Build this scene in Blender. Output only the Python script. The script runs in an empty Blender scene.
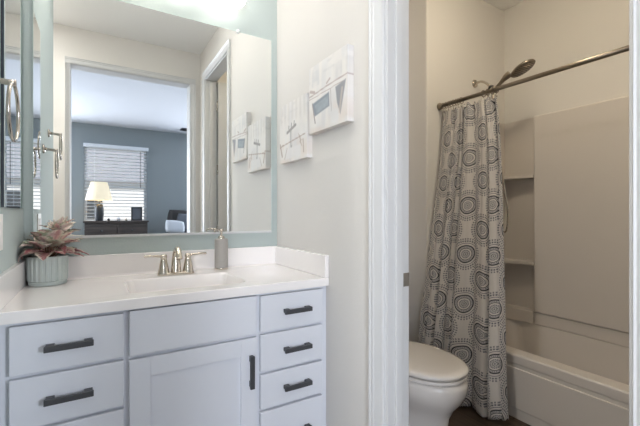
import bpy, bmesh, math, random
from math import sin, cos, pi, radians, sqrt, atan2
from mathutils import Vector, Matrix
random.seed(7)
C = bpy.context.scene.collection
sc = bpy.context.scene
H = 1.15                      # camera height above the floor
CEIL = H + 1.60

# ------------------------------------------------------------------ camera
cam = bpy.data.cameras.new('camera'); camo = bpy.data.objects.new('camera', cam); C.objects.link(camo)
camo.location = (0, 0, H); camo.rotation_euler = (pi/2, 0, -radians(31.2))
cam.sensor_width = 36; cam.lens = 368/640*36; cam.clip_start = .02
sc.camera = camo
# ------------------------------------------------------------------ world, exposure
w = bpy.data.worlds.new('sky'); sc.world = w; w.use_nodes = True
bg = w.node_tree.nodes['Background']; bg.inputs[0].default_value = (.80, .90, 1.0, 1); bg.inputs[1].default_value = .95
sc.view_settings.view_transform = 'Standard'; sc.view_settings.look = 'None'
sc.view_settings.exposure = 0.42; sc.view_settings.gamma = 1; sc.view_settings.use_curve_mapping = False

def area(name, loc, size, power, color, rot):
    l = bpy.data.lights.new(name, 'AREA'); l.shape = 'RECTANGLE'; l.size, l.size_y = size
    l.energy = power; l.color = color
    o = bpy.data.objects.new(name, l); o.location = loc; o.rotation_euler = rot; C.objects.link(o); return o
# cool fill lights added at the unseen side windows to brighten the vanity
area('added_fill_west', (-1.45, -3.80, 1.55), (1.1, 1.5), 125, (.83, .89, 1.0), (radians(90), 0, 0))
area('added_fill_east', (2.75, -3.80, 1.55), (1.1, 1.5), 125, (.83, .89, 1.0), (radians(90), 0, 0))
# outdoor sun, high behind this house: it lights the neighbour's front
sun = bpy.data.lights.new('sun', 'SUN'); sun.energy = 3.2; sun.angle = .01; sun.color = (1, .97, .93)
suno = bpy.data.objects.new('sun', sun); suno.rotation_euler = (radians(-50), 0, radians(12)); C.objects.link(suno)
# fill light added in the passage to brighten the bathroom ceiling
area('added_passage_fill', (-1.0, .4, CEIL-.03), (.16, .16), 24, (1.0, .98, .95), (0, 0, 0))

# ------------------------------------------------------------------ materials
def srgb(r, g, b):
    f = lambda c: (c/255/12.92) if c/255 <= .04045 else ((c/255+.055)/1.055)**2.4
    return (f(r), f(g), f(b), 1)
def mat(name, col, rough=.5, metal=0, bump=0, bscale=200, emit=None, estr=0, var=0, vscale=6, trans=0, spec=None, coat=0, sss=0):
    m = bpy.data.materials.new(name); m.use_nodes = True
    nt = m.node_tree; p = nt.nodes['Principled BSDF']
    p.inputs['Base Color'].default_value = col; p.inputs['Roughness'].default_value = rough
    p.inputs['Metallic'].default_value = metal
    if spec is not None: p.inputs['Specular IOR Level'].default_value = spec
    if trans: p.inputs['Transmission Weight'].default_value = trans
    if coat: p.inputs['Coat Weight'].default_value = coat; p.inputs['Coat Roughness'].default_value = .08
    if emit: p.inputs['Emission Color'].default_value = emit; p.inputs['Emission Strength'].default_value = estr
    tc = nt.nodes.new('ShaderNodeTexCoord')
    if bump:
        n = nt.nodes.new('ShaderNodeTexNoise'); n.inputs['Scale'].default_value = bscale
        nt.links.new(tc.outputs['Object'], n.inputs['Vector'])
        b = nt.nodes.new('ShaderNodeBump'); b.inputs['Strength'].default_value = bump; b.inputs['Distance'].default_value = .002
        nt.links.new(n.outputs[0], b.inputs['Height']); nt.links.new(b.outputs[0], p.inputs['Normal'])
    if var:
        n = nt.nodes.new('ShaderNodeTexNoise'); n.inputs['Scale'].default_value = vscale
        nt.links.new(tc.outputs['Object'], n.inputs['Vector'])
        mx = nt.nodes.new('ShaderNodeMix'); mx.data_type = 'RGBA'
        mx.inputs[6].default_value = [c*(1-var) for c in col[:3]]+[1]; mx.inputs[7].default_value = [min(1, c*(1+var)) for c in col[:3]]+[1]
        nt.links.new(n.outputs[0], mx.inputs[0]); nt.links.new(mx.outputs[2], p.inputs['Base Color'])
    return m
def attr_mat(name, attr='Col', rough=.6, bump=0):
    m = mat(name, (1, 1, 1, 1), rough, bump=bump, bscale=900)
    a = m.node_tree.nodes.new('ShaderNodeVertexColor'); a.layer_name = attr
    m.node_tree.links.new(a.outputs[0], m.node_tree.nodes['Principled BSDF'].inputs['Base Color']); return m

M = {}
M['greige'] = mat('greige_paint', srgb(221, 217, 212), .85, bump=.25, bscale=120)
M['teal'] = mat('teal_paint', srgb(180, 190, 187), .8, bump=.25, bscale=120)
M['slate'] = mat('slate_blue_paint', srgb(154, 161, 163), .85, bump=.2, bscale=120)
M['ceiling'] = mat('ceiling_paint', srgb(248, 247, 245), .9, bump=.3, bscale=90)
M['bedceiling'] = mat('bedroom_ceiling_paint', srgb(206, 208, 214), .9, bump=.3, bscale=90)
M['trim'] = mat('white_trim_paint', srgb(209, 209, 209), .4)
M['cab'] = mat('cabinet_lacquer', srgb(221, 223, 229), .42, var=.01)
M['counter'] = mat('cultured_marble', srgb(248, 243, 240), .16, var=.012, vscale=9, coat=.3)
M['porc'] = mat('porcelain', srgb(226, 220, 214), .12, coat=.5)
M['acrylic'] = mat('white_acrylic', srgb(214, 207, 200), .3)
M['nickel'] = mat('brushed_nickel', srgb(200, 192, 182), .22, 1)
M['strike'] = mat('strike_metal', srgb(150, 143, 134), .4, .6)
M['nickelwarm'] = mat('warm_polished_nickel', srgb(212, 202, 188), .16, 1)
M['rod'] = mat('satin_nickel_rod', srgb(140, 130, 118), .32, 1)
M['gun'] = mat('graphite_metal', srgb(76, 77, 80), .42, .35)
M['black'] = mat('black_plastic', srgb(28, 28, 30), .4)
M['mirror'] = mat('mirror_silver', (.90, .92, .915, 1), .0, 1)
M['glassedge'] = mat('mirror_edge', srgb(190, 205, 200), .2)
M['darkedge'] = mat('dark_cabinet_edge', srgb(70, 76, 84), .3, .6)
M['clip'] = mat('clear_plastic', srgb(235, 238, 238), .1)
M['shade'] = mat('frosted_glass', srgb(250, 248, 244), .3, emit=(1, .95, .89, 1), estr=3.2)
M['dome'] = mat('added_globe_glow', srgb(250, 248, 244), .3, emit=(1, .95, .89, 1), estr=15)  # glow of the added globe over the counter
M['warmdome'] = mat('added_dome_glow', srgb(250, 244, 234), .3, emit=(1, .87, .65, 1), estr=30)  # glow of the dome added in the toilet room
M['lampshade'] = mat('cream_linen', srgb(232, 218, 190), .8, bump=.3, bscale=400, emit=(1, .86, .62, 1), estr=.32)
M['lampbase'] = mat('charcoal_ceramic', srgb(62, 64, 68), .4, var=.3, vscale=60)
M['blind'] = mat('white_slats', srgb(236, 240, 246), .5)
M['glass'] = mat('window_glass', (1, 1, 1, 1), 0, trans=1); M['glass'].node_tree.nodes['Principled BSDF'].inputs['IOR'].default_value = 1.02
M['pot'] = mat('sage_ceramic', srgb(188, 196, 191), .45, var=.02, vscale=30)
M['soil'] = mat('potting_soil', srgb(60, 45, 35), .95, bump=.8, bscale=200)
M['stem'] = mat('plant_stem', srgb(110, 80, 60), .7)
M['soap'] = mat('grey_stoneware', srgb(168, 163, 157), .55, bump=.3, bscale=300, var=.03, vscale=60)
M['plate'] = mat('white_plastic', srgb(238, 234, 228), .35)
M['pillow'] = mat('white_cotton', srgb(215, 218, 224), .9, bump=.3)
M['pillowgrey'] = mat('grey_cotton', srgb(110, 114, 122), .9, bump=.3)
M['bedding'] = mat('dark_quilt', srgb(70, 72, 80), .9, bump=.4)
M['headboard'] = mat('black_wood', srgb(48, 44, 44), .5)
M['roof'] = mat('roof_shingle', srgb(150, 150, 158), .9, var=.1, vscale=3)
M['stucco'] = mat('pale_stucco', srgb(205, 203, 203), .9)
M['ground'] = mat('gravel', srgb(190, 186, 178), .95, var=.1)
M['carpet'] = mat('beige_carpet', srgb(176, 168, 158), .95, bump=.6, bscale=300)
M['leaf'] = attr_mat('variegated_leaf', rough=.5)
M['art'] = attr_mat('printed_canvas', rough=.85, bump=.25)

def wood(name, c1, c2, plank=None, axis=0, rough=.45):
    m = mat(name, c1, rough); nt = m.node_tree; p = nt.nodes['Principled BSDF']
    tc = nt.nodes.new('ShaderNodeTexCoord'); mp = nt.nodes.new('ShaderNodeMapping')
    s = [30, 30, 30]; s[axis] = 2.5; mp.inputs['Scale'].default_value = s
    n = nt.nodes.new('ShaderNodeTexNoise'); n.inputs['Scale'].default_value = 1; n.inputs['Detail'].default_value = 6
    nt.links.new(tc.outputs['Object'], mp.inputs[0]); nt.links.new(mp.outputs[0], n.inputs['Vector'])
    r = nt.nodes.new('ShaderNodeValToRGB'); r.color_ramp.elements[0].color = c1; r.color_ramp.elements[1].color = c2
    r.color_ramp.elements[0].position = .3; r.color_ramp.elements[1].position = .7
    nt.links.new(n.outputs[0], r.inputs[0])
    if plank:
        b = nt.nodes.new('ShaderNodeTexBrick'); b.inputs['Scale'].default_value = 1
        b.inputs['Brick Width'].default_value = 1.2; b.inputs['Row Height'].default_value = plank; b.inputs['Mortar Size'].default_value = .0025
        b.inputs['Color1'].default_value = (.8, .8, .8, 1); b.inputs['Color2'].default_value = (1.15, 1.15, 1.15, 1); b.inputs['Mortar'].default_value = (.25, .25, .25, 1)
        mp2 = nt.nodes.new('ShaderNodeMapping'); mp2.inputs['Rotation'].default_value = (0, 0, pi/2)
        nt.links.new(tc.outputs['Object'], mp2.inputs[0]); nt.links.new(mp2.outputs[0], b.inputs['Vector'])
        mx = nt.nodes.new('ShaderNodeMix'); mx.data_type = 'RGBA'; mx.blend_type = 'MULTIPLY'; mx.inputs[0].default_value = 1
        nt.links.new(r.outputs[0], mx.inputs[6]); nt.links.new(b.outputs[0], mx.inputs[7]); nt.links.new(mx.outputs[2], p.inputs['Base Color'])
    else: nt.links.new(r.outputs[0], p.inputs['Base Color'])
    return m
M['floor'] = wood('dark_plank_floor', srgb(58, 48, 42), srgb(88, 74, 64), plank=.18, axis=1)
M['dresser'] = wood('weathered_walnut', srgb(58, 50, 48), srgb(92, 82, 78), axis=0)

def curtain_mat():
    m = mat('medallion_cotton', srgb(205, 200, 195), .9, bump=.25, bscale=700); nt = m.node_tree; L = nt.links
    p = nt.nodes['Principled BSDF']
    uv = nt.nodes.new('ShaderNodeUVMap'); uv.uv_map = 'UVMap'
    sep = nt.nodes.new('ShaderNodeSeparateXYZ'); L.new(uv.outputs[0], sep.inputs[0])
    def mt(op, a, b=None, c=None):
        n = nt.nodes.new('ShaderNodeMath'); n.operation = op
        for i, v in enumerate((a, b, c)):
            if v is None: continue
            if isinstance(v, (int, float)): n.inputs[i].default_value = v
            else: L.new(v, n.inputs[i])
        return n.outputs[0]
    u, v = sep.outputs[0], sep.outputs[1]
    DU, DV = .246, .300
    def cell(ou, ov):
        fu = mt('MULTIPLY', mt('SUBTRACT', mt('FRACT', mt('ADD', mt('DIVIDE', u, DU), ou)), .5), DU)
        fv = mt('MULTIPLY', mt('SUBTRACT', mt('FRACT', mt('ADD', mt('DIVIDE', v, DV), ov)), .5), DV)
        return mt('SQRT', mt('ADD', mt('MULTIPLY', fu, fu), mt('MULTIPLY', fv, fv))), mt('ARCTAN2', fv, fu)
    rA, aA = cell(0, 0); rB, aB = cell(.5, .5)
    r = mt('MINIMUM', rA, rB); pick = mt('LESS_THAN', rA, rB)
    a = mt('ADD', mt('MULTIPLY', aA, pick), mt('MULTIPLY', aB, mt('SUBTRACT', 1, pick)))
    def ring(r0, wd, N=0, duty=0.0):
        band = mt('LESS_THAN', mt('ABSOLUTE', mt('SUBTRACT', r, r0)), wd)
        if N:
            band = mt('MULTIPLY', band, mt('GREATER_THAN', mt('SINE', mt('MULTIPLY', a, N)), duty))
        return band
    def mix(cin, cval, fac):
        x = nt.nodes.new('ShaderNodeMix'); x.data_type = 'RGBA'
        L.new(fac, x.inputs[0])
        if isinstance(cin, tuple): x.inputs[6].default_value = cin
        else: L.new(cin, x.inputs[6])
        x.inputs[7].default_value = cval
        return x.outputs[2]
    base = srgb(208, 203, 198); dark = srgb(64, 64, 70); mid = srgb(108, 108, 115); lt = srgb(134, 133, 137)
    c = mix(base, srgb(188, 185, 184), mt('LESS_THAN', r, .084))
    c = mix(c, lt, ring(.0925, .0050, 40, -.2))
    c = mix(c, mid, ring(.0790, .0046, 36, -.1))
    c = mix(c, base, ring(.0715, .0028))
    c = mix(c, mid, ring(.0665, .0017))
    c = mix(c, base, ring(.0600, .0045))
    c = mix(c, dark, ring(.0510, .0036, 0))
    c = mix(c, mid, ring(.0425, .0026, 30, 0))
    c = mix(c, dark, ring(.0355, .0018, 0))
    c = mix(c, base, ring(.0300, .0035, 0))
    c = mix(c, mid, ring(.0225, .0032, 18, -.2))
    c = mix(c, dark, ring(.0120, .0026, 10, 0))
    c = mix(c, mid, mt('LESS_THAN', r, .004))
    L.new(c, p.inputs['Base Color'])
    return m
M['curtain'] = curtain_mat()

# ------------------------------------------------------------------ mesh helpers
def link(name, bm, m, parent=None, smooth=False, bev=0, seg=2, sub=0):
    bmesh.ops.recalc_face_normals(bm, faces=bm.faces)
    me = bpy.data.meshes.new(name); bm.to_mesh(me); bm.free()
    for mm in (m if isinstance(m, (list, tuple)) else [m]): me.materials.append(mm)
    o = bpy.data.objects.new(name, me); C.objects.link(o)
    if smooth:
        for p in me.polygons: p.use_smooth = True
    if bev:
        b = o.modifiers.new('bevel', 'BEVEL'); b.width = bev; b.segments = seg; b.limit_method = 'ANGLE'; b.angle_limit = radians(35)
        if not smooth:
            for p in me.polygons: p.use_smooth = True
            wn = o.modifiers.new('wn', 'WEIGHTED_NORMAL'); wn.keep_sharp = False
    if sub:
        s = o.modifiers.new('sub', 'SUBSURF'); s.levels = sub; s.render_levels = sub
    if parent:
        o.parent = parent; o.matrix_parent_inverse = Matrix.Translation(parent.location).inverted() if False else Matrix.Identity(4)
        # geometry is written in world coordinates: shift the mesh into the parent's frame
        inv = parent.matrix_world_inv if hasattr(parent, 'matrix_world_inv') else None
        base = world_loc(parent)
        me.transform(Matrix.Translation(-base))
    return o
def world_loc(o):
    l = Vector(o.location)
    while o.parent: o = o.parent; l += Vector(o.location)
    return l
def box(bm, x0, x1, y0, y1, z0, z1, mi=0):
    vs = [bm.verts.new((x, y, z)) for x in (x0, x1) for y in (y0, y1) for z in (z0, z1)]
    fs = [(0, 1, 3, 2), (4, 6, 7, 5), (0, 4, 5, 1), (2, 3, 7, 6), (0, 2, 6, 4), (1, 5, 7, 3)]
    for f in fs:
        q = bm.faces.new([vs[i] for i in f]); q.material_index = mi
def nb(): return bmesh.new()
def bx(*a):
    bm = nb(); box(bm, *a); return bm
def lathe(prof, c=(0, 0, 0), n=32, axis='z', cap=True):
    bm = nb(); rings = []
    for r, h in prof:
        ring = []
        for i in range(n):
            a = 2*pi*i/n; p = (r*cos(a), r*sin(a), h)
            if axis == 'y': p = (p[0], p[2], p[1])
            if axis == 'x': p = (p[2], p[0], p[1])
            ring.append(bm.verts.new((p[0]+c[0], p[1]+c[1], p[2]+c[2])))
        rings.append(ring)
    for a, b in zip(rings, rings[1:]):
        for i in range(n): bm.faces.new((a[i], a[(i+1) % n], b[(i+1) % n], b[i]))
    if cap: bm.faces.new(rings[0]); bm.faces.new(rings[-1])
    return bm
def tube(pts, r, n=12, closed=False, bm=None):
    bm = bm or nb(); pts = [Vector(p) for p in pts]; N = len(pts); rings = []
    rr = r if isinstance(r, (list, tuple)) else [r]*N
    up = Vector((0, 0, 1)); prevn = None
    for i, p in enumerate(pts):
        if closed: t = pts[(i+1) % N]-pts[i-1]
        else: t = pts[min(i+1, N-1)]-pts[max(i-1, 0)]
        t.normalize()
        if prevn is None:
            a = up if abs(t.dot(up)) < .95 else Vector((1, 0, 0)); nn = (a - t*a.dot(t)).normalized()
        else: nn = (prevn - t*prevn.dot(t)).normalized()
        prevn = nn; b = t.cross(nn)
        rings.append([bm.verts.new(p+(nn*cos(2*pi*k/n)+b*sin(2*pi*k/n))*rr[i]) for k in range(n)])
    pr = list(zip(rings, rings[1:]))
    if closed: pr.append((rings[-1], rings[0]))
    for a, b in pr:
        for k in range(n): bm.faces.new((a[k], a[(k+1) % n], b[(k+1) % n], b[k]))
    if not closed: bm.faces.new(rings[0]); bm.faces.new(rings[-1])
    return bm
def arc(p0, p1, p2, n=10):
    p0, p1, p2 = Vector(p0), Vector(p1), Vector(p2)
    return [(1-t)**2*p0+2*t*(1-t)*p1+t*t*p2 for t in [i/n for i in range(n+1)]]
def loft(loops, bm=None, cap0=True, cap1=True):
    bm = bm or nb(); R = [[bm.verts.new(p) for p in l] for l in loops]; n = len(R[0])
    for a, b in zip(R, R[1:]):
        for i in range(n): bm.faces.new((a[i], a[(i+1) % n], b[(i+1) % n], b[i]))
    if cap0: bm.faces.new(R[0])
    if cap1: bm.faces.new(R[-1])
    return bm
def rrect(cx, cy, hx, hy, r, z, n=6):
    pts = []
    for sx, sy, a0 in ((1, 1, 0), (-1, 1, pi/2), (-1, -1, pi), (1, -1, 3*pi/2)):
        for i in range(n+1):
            a = a0+pi/2*i/n; pts.append((cx+sx*(hx-r)+r*cos(a), cy+sy*(hy-r)+r*sin(a), z))
    return pts
def thing(name, loc, label, cat, group=None):
    o = bpy.data.objects.new(name, None); o.empty_display_size = .1; o.location = loc; C.objects.link(o)
    return tag(o, label, cat, group)
def tag(o, label, cat, group=None):
    o['label'] = label; o['category'] = cat
    if group: o['group'] = group
    return o
def struct(o): o['kind'] = 'structure'; return o
def copy_tree(o, parent=None):
    c = o.copy(); C.objects.link(c); c.parent = parent
    for ch in list(o.children): copy_tree(ch, c)
    return c
def origin_to(o, p):
    p = Vector(p); o.data.transform(Matrix.Translation(-p)); o.location = p; return o

# ------------------------------------------------------------------ shell
FX0, FX1 = -2.3, 3.8
XL, XR, XR2, YB = -.262, .89, .995, 1.95
struct(link('floor', bx(-1.7, 2.85, -.04, 2.07, -.1, 0), M['floor']))
struct(link('floor_bedroom', bx(FX0, FX1, -4.0, -.04, -.1, 0), M['carpet']))
struct(link('ceiling', bx(-1.7, 2.85, -.04, 2.07, CEIL, CEIL+.1), M['ceiling']))
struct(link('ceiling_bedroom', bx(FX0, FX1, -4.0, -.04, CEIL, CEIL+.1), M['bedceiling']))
struct(link('wall_back', bx(XL-.12, XR+.05, YB, YB+.12, 0, CEIL), M['teal']))
struct(link('wall_toilet_back', bx(XR+.05, 2.0, YB, YB+.12, 0, CEIL), M['greige']))
struct(link('wall_shower_end', bx(1.88, 2.85, 1.73, YB+.12, 0, CEIL), M['greige'], bev=.012, seg=4))
struct(link('wall_shower_side', bx(2.75, 2.87, .06, 1.9, 0, CEIL), M['greige']))
struct(link('wall_shower_near', bx(XR2, 2.87, .06, .20, 0, CEIL), M['greige']))
struct(link('wall_left', bx(XL-.12, XL, .70, YB+.05, 0, CEIL), M['teal'], bev=.02, seg=5))
struct(link('wall_closet_left', bx(-1.7, -1.6, -.04, 2.07, 0, CEIL), M['greige']))
struct(link('wall_closet_back', bx(-1.65, XL-.1, 1.6, 1.7, 0, CEIL), M['greige']))
# right wall, with the toilet room's doorway
DY0, DY1, DZ = .303, 1.003, H+1.275
bm = nb()
box(bm, XR, XR2, DY1+.018, YB+.02, 0, CEIL); box(bm, XR, XR2, .06, DY0-.018, 0, CEIL); box(bm, XR, XR2, DY0-.018, DY1+.018, DZ+.018, CEIL)
struct(link('wall_right', bm, M['greige']))
# front wall, with the bedroom's doorway (the camera looks from it)
BX0, BX1, BZ = -.195, .787, H+1.275
bm = nb()
for (x0, x1, z0, z1) in ((-1.65, BX0-.016, 0, CEIL), (BX1+.016, XR+.06, 0, CEIL), (BX0-.016, BX1+.016, BZ+.016, CEIL)):
    box(bm, x0, x1, -.02, .08, z0, z1)
struct(link('wall_front', bm, M['greige']))
bm = nb()
for (x0, x1, z0, z1) in ((FX0, BX0-.016, 0, CEIL), (BX1+.016, FX1, 0, CEIL), (BX0-.016, BX1+.016, BZ+.016, CEIL)):
    box(bm, x0, x1, -.05, -.02, z0, z1)
struct(link('wall_bedroom_near', bm, M['slate']))
# bedroom far wall: middle window, plus two unseen ones added for the fill lights
WX0, WX1, WZ0, WZ1 = -.20, .82, H-.30, H+1.22
bm = nb()
wins = [(-2.0, -.9, .8, 2.3), (WX0, WX1, WZ0, WZ1), (2.2, 3.3, .8, 2.3)]
xp = FX0
for (a, b, c, d) in wins:
    box(bm, xp, a, -4.02, -3.90, 0, CEIL); box(bm, a, b, -4.02, -3.90, 0, c); box(bm, a, b, -4.02, -3.90, d, CEIL); xp = b
box(bm, xp, FX1, -4.02, -3.90, 0, CEIL)
struct(link('wall_bedroom_far', bm, M['slate']))
struct(link('wall_bedroom_left', bx(FX0-.1, FX0, -4.02, -.02, 0, CEIL), M['slate']))
struct(link('wall_bedroom_right', bx(FX1, FX1+.1, -4.02, -.02, 0, CEIL), M['slate']))
for k, (a, b, c, d) in enumerate(wins):  # first and last windows are added to frame the fill lights
    wn = bpy.data.objects.new('window_%d' % (k+1), None); C.objects.link(wn); wn.location = ((a+b)/2, -3.96, c); struct(wn)
    bm = nb(); t = .045; zm = (c+d)/2+.0
    if k == 1: zm = H+.49
    box(bm, a, a+t, -4.0, -3.94, c, d); box(bm, b-t, b, -4.0, -3.94, c, d)
    box(bm, a+t, b-t, -4.0, -3.94, c, c+t); box(bm, a+t, b-t, -4.0, -3.94, d-t, d)
    box(bm, a+t, b-t, -4.0, -3.94, zm-.02, zm+.02)
    link('window_frame', bm, M['trim'], wn, bev=.003)
    bm = nb(); box(bm, a+t, b-t, -3.975, -3.970, c+t, zm-.02); box(bm, a+t, b-t, -3.975, -3.970, zm+.02, d-t)
    link('window_pane', bm, M['glass'], wn)
    link('window_sill', bx(a, b, -3.94, -3.89, c, c+.02), M['trim'], wn, bev=.003)

# casings and jambs
def casing_profile(bm, u0, u1, place, z0, z1, flip=False):
    """a vertical run of stepped moulding; u across its width, t out of the wall"""
    W = u1-u0; pr = [(0, 0), (0, .009), (.06, .014), (.12, .010), (.2, .012), (.62, .016), (.68, .019), (.78, .019), (.84, .017), (.92, .021), (1, .021), (1, 0)]
    if flip: pr = [(1-a, b) for a, b in pr][::-1]
    lo = [place(u0+a*W, b, z0) for a, b in pr]; hi = [place(u0+a*W, b, z1) for a, b in pr]
    loft([lo, hi], bm)
def casing_head(bm, u0, u1, z0, z1, place):
    W = z1-z0; pr = [(0, 0), (0, .009), (.06, .014), (.12, .010), (.2, .012), (.62, .016), (.68, .019), (.78, .019), (.84, .017), (.92, .021), (1, .021), (1, 0)]
    loft([[place(u0, b, z0+a*W) for a, b in pr], [place(u1, b, z0+a*W) for a, b in pr]], bm)
tr = bpy.data.objects.new('trim_1', None); C.objects.link(tr); tr.location = (XR, (DY0+DY1)/2, 0); struct(tr)
pl = lambda u, t, z: (XR-t, u, z)
bm = nb(); casing_profile(bm, DY1+.010, DY1+.082, pl, 0, DZ+.010); link('casing_leg', bm, M['trim'], tr)
bm = nb(); casing_profile(bm, DY0-.072, DY0-.008, pl, 0, DZ+.010, True); link('casing_leg', bm, M['trim'], tr)
bm = nb(); casing_head(bm, DY0-.072, DY1+.082, DZ+.010, DZ+.075, pl); link('casing_head', bm, M['trim'], tr)
pl2 = lambda u, t, z: (XR2+t, u, z)
bm = nb(); casing_profile(bm, DY1+.010, DY1+.070, pl2, 0, DZ+.010); casing_profile(bm, DY0-.07, DY0-.010, pl2, 0, DZ+.01, True); link('casing_leg', bm, M['trim'], tr)
bm = nb(); box(bm, XR+.034, XR+.066, DY0, DY0+.011, 0, DZ); link('door_stop', bm, M['trim'], tr, bev=.003)
link('door_jamb', bx(XR, XR2, DY1, DY1+.018, 0, DZ), M['trim'], tr, bev=.0025)
link('door_jamb', bx(XR, XR2, DY0-.018, DY0, 0, DZ), M['trim'], tr, bev=.0025)
link('head_jamb', bx(XR, XR2, DY0, DY1, DZ, DZ+.018), M['trim'], tr, bev=.0025)
bm = nb(); box(bm, XR+.034, XR+.066, DY1-.011, DY1, 0, DZ); link('door_stop', bm, M['trim'], tr, bev=.003)
bm = nb(); box(bm, XR2-.028, XR2+.0005, DY1-.0022, DY1, H-.272, H-.222); link('strike_plate', bm, M['strike'], tr, bev=.001)
# bedroom doorway
tb = bpy.data.objects.new('trim_2', None); C.objects.link(tb); tb.location = ((BX0+BX1)/2, .08, 0); struct(tb)
pf = lambda u, t, z: (u, .08+t, z)
bm = nb(); casing_profile(bm, BX0-.040, BX0-.002, pf, 0, BZ+.004, True); link('casing_leg', bm, M['trim'], tb)
bm = nb(); casing_profile(bm, BX1+.002, BX1+.055, pf, 0, BZ+.004); link('casing_leg', bm, M['trim'], tb)
bm = nb(); casing_head(bm, BX0-.040, BX1+.055, BZ+.004, BZ+.057, pf); link('casing_head', bm, M['trim'], tb)
bm = nb(); box(bm, BX0-.016, BX0, -.05, .08, 0, BZ); box(bm, BX1, BX1+.016, -.05, .08, 0, BZ); box(bm, BX0-.016, BX1+.016, -.05, .08, BZ, BZ+.016)
link('door_jamb', bm, M['trim'], tb, bev=.002)
# baseboards
def base(name, *a): struct(link(name, bx(*a), M['trim'], bev=.004))
base('baseboard_right', XR-.013, XR-.0002, DY1+.09, 1.40, 0, .10)
base('baseboard_toilet', XR2, 1.88, YB-.013, YB-.0002, 0, .10)
base('baseboard_wing', 1.867, 1.8798, 1.735, YB-.015, 0, .10)
base('baseboard_left', XL+.0002, XL+.013, .75, 1.42, 0, .10)

# toilet-room door, swung open into the toilet room
d = bpy.data.objects.new('door_1', None); C.objects.link(d); d.location = (XR2, DY0-.02, 0); struct(d)
bm = nb(); x0, x1, y0, y1, z1 = XR2+.006, XR2+.66, DY0+.002, DY0+.037, DZ-.01
def panel_door(bm, x0, x1, y0, y1, z0, z1, panels, inset=.008):
    box(bm, x0, x1, y0+inset, y1-inset, z0, z1)
    xs = sorted(set([x0, x1]+[p[0] for p in panels]+[p[1] for p in panels]))
    zs = sorted(set([z0, z1]+[p[2] for p in panels]+[p[3] for p in panels]))
    for a, b in zip(xs, xs[1:]):
        for c, e in zip(zs, zs[1:]):
            if any(p[0] <= a and b <= p[1] and p[2] <= c and e <= p[3] for p in panels): continue
            box(bm, a, b, y0, y1, c, e)
panel_door(bm, x0, x1, y0, y1, .012, z1, [(x0+.11, x1-.11, .25, 1.0), (x0+.11, x1-.11, 1.18, z1-.13)])
link('door_slab', bm, M['trim'], d)
bmk = lathe([(.0, 0), (.027, 0), (.027, .006), (.011, .010), (.011, .035), (.024, .042), (.028, .055), (.020, .066), (0, .068)], (x1-.07, y1, .95), 24, 'y', cap=False)
link('door_knob', bmk, M['nickel'], d, smooth=True)
for z in (H+1.04, H+.42, H-.172, .36):
    bm = nb(); box(bm, x0-.0022, x0, y0+.004, y1-.006, z-.045, z+.045)
    link('hinge', bm, M['strike'], d, bev=.001)
    hb = lathe([(.006, -.048), (.0065, -.045), (.0065, .045), (.006, .048)], (XR2+.006, DY0-.004, z), 12)
    link('hinge_pin', hb, M['nickel'], d, smooth=True)

# neighbour's house and ground outside the bedroom window
nh = thing('neighbour_house', (.6, -16, 0), 'pale house with a low grey gable roof seen through the bedroom blinds', 'house')
link('house_wall', bx(-6, 7.5, -22, -16, -.3, 2.7), M['stucco'], nh)
bm = nb(); v = [bm.verts.new(p) for p in ((-6.5, -15.6, 2.6), (8, -15.6, 2.6), (.8, -15.6, 4.6), (-6.5, -22, 2.6), (8, -22, 2.6), (.8, -22, 4.6))]
for f in ((0, 1, 2), (3, 5, 4), (0, 2, 5, 3), (1, 4, 5, 2), (0, 3, 4, 1)): bm.faces.new([v[i] for i in f])
link('house_roof', bm, M['roof'], nh)
link('house_window', bx(-1.2, .2, -15.98, -15.9, .9, 2.1), M['lampbase'], nh)
link('house_window', bx(2.2, 3.4, -15.98, -15.9, .9, 2.1), M['lampbase'], nh)
struct(link('ground_outside', bx(-20, 20, -30, -4.05, -.4, -.3), M['ground']))

# ------------------------------------------------------------------ vanity cabinet
Z = lambda v: H+v
YF = 1.412
van = thing('vanity_cabinet', (.3145, 1.68, 0), 'pale blue-grey shaker vanity cabinet with drawers and dark pulls', 'vanity cabinet')
bm = nb(); X0, X1 = XL+.001, XR-.0015
box(bm, X0, X1, YF+.002, YF+.022, .10, Z(-.3255)); box(bm, X0, X0+.018, YF+.022, YB-.002, .10, Z(-.3255)); box(bm, X1-.018, X1, YF+.022, YB-.002, .10, Z(-.3255)); box(bm, X0+.018, X1-.018, YF+.022, YB-.002, .10, .118); box(bm, X0+.018, X1-.018, YB-.010, YB-.002, .118, Z(-.3255)); box(bm, X0, X1, YF+.07, YB-.002, 0.0, .10)
link('cabinet_body', bm, M['cab'], van)
def pull(c, L, parent, vert=False):
    """square bar pull with stepped end blocks"""
    o = nb()
    def b(u0, u1, t0, t1, s0, s1):
        if vert: box(o, c[0]+s0, c[0]+s1, c[1]-t1, c[1]-t0, c[2]+u0, c[2]+u1)
        else: box(o, c[0]+u0, c[0]+u1, c[1]-t1, c[1]-t0, c[2]+s0, c[2]+s1)
    h = L/2
    b(-h+.003, -h+.026, 0, .021, -.006, .0095); b(h-.026, h-.003, 0, .021, -.006, .0095)
    b(-h, h, .018, .029, -.0095, .0085)
    return link('handle', o, M['gun'], parent, bev=.0015)
def drawer(x0, x1, z0, z1, hx=None):
    d = link('drawer', bx(x0, x1, YF-.019, YF+.001, Z(z0), Z(z1)), M['cab'], van, bev=.0035, seg=3)
    origin_to(d, (0, 0, 0))
    if hx is not None: pull((hx, YF-.019, Z((z0+z1)/2)), .128, d)
    return d
for z0, z1 in ((-.483, -.336), (-.645, -.494), (-.797, -.656), (-1.035, -.808)):
    drawer(-.222, .077, z0, z1, -.073); drawer(.564, .859, z0, z1, .726)
o = drawer(.093, .549, -.486, -.332); o.name = 'false_drawer_front'
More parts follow.
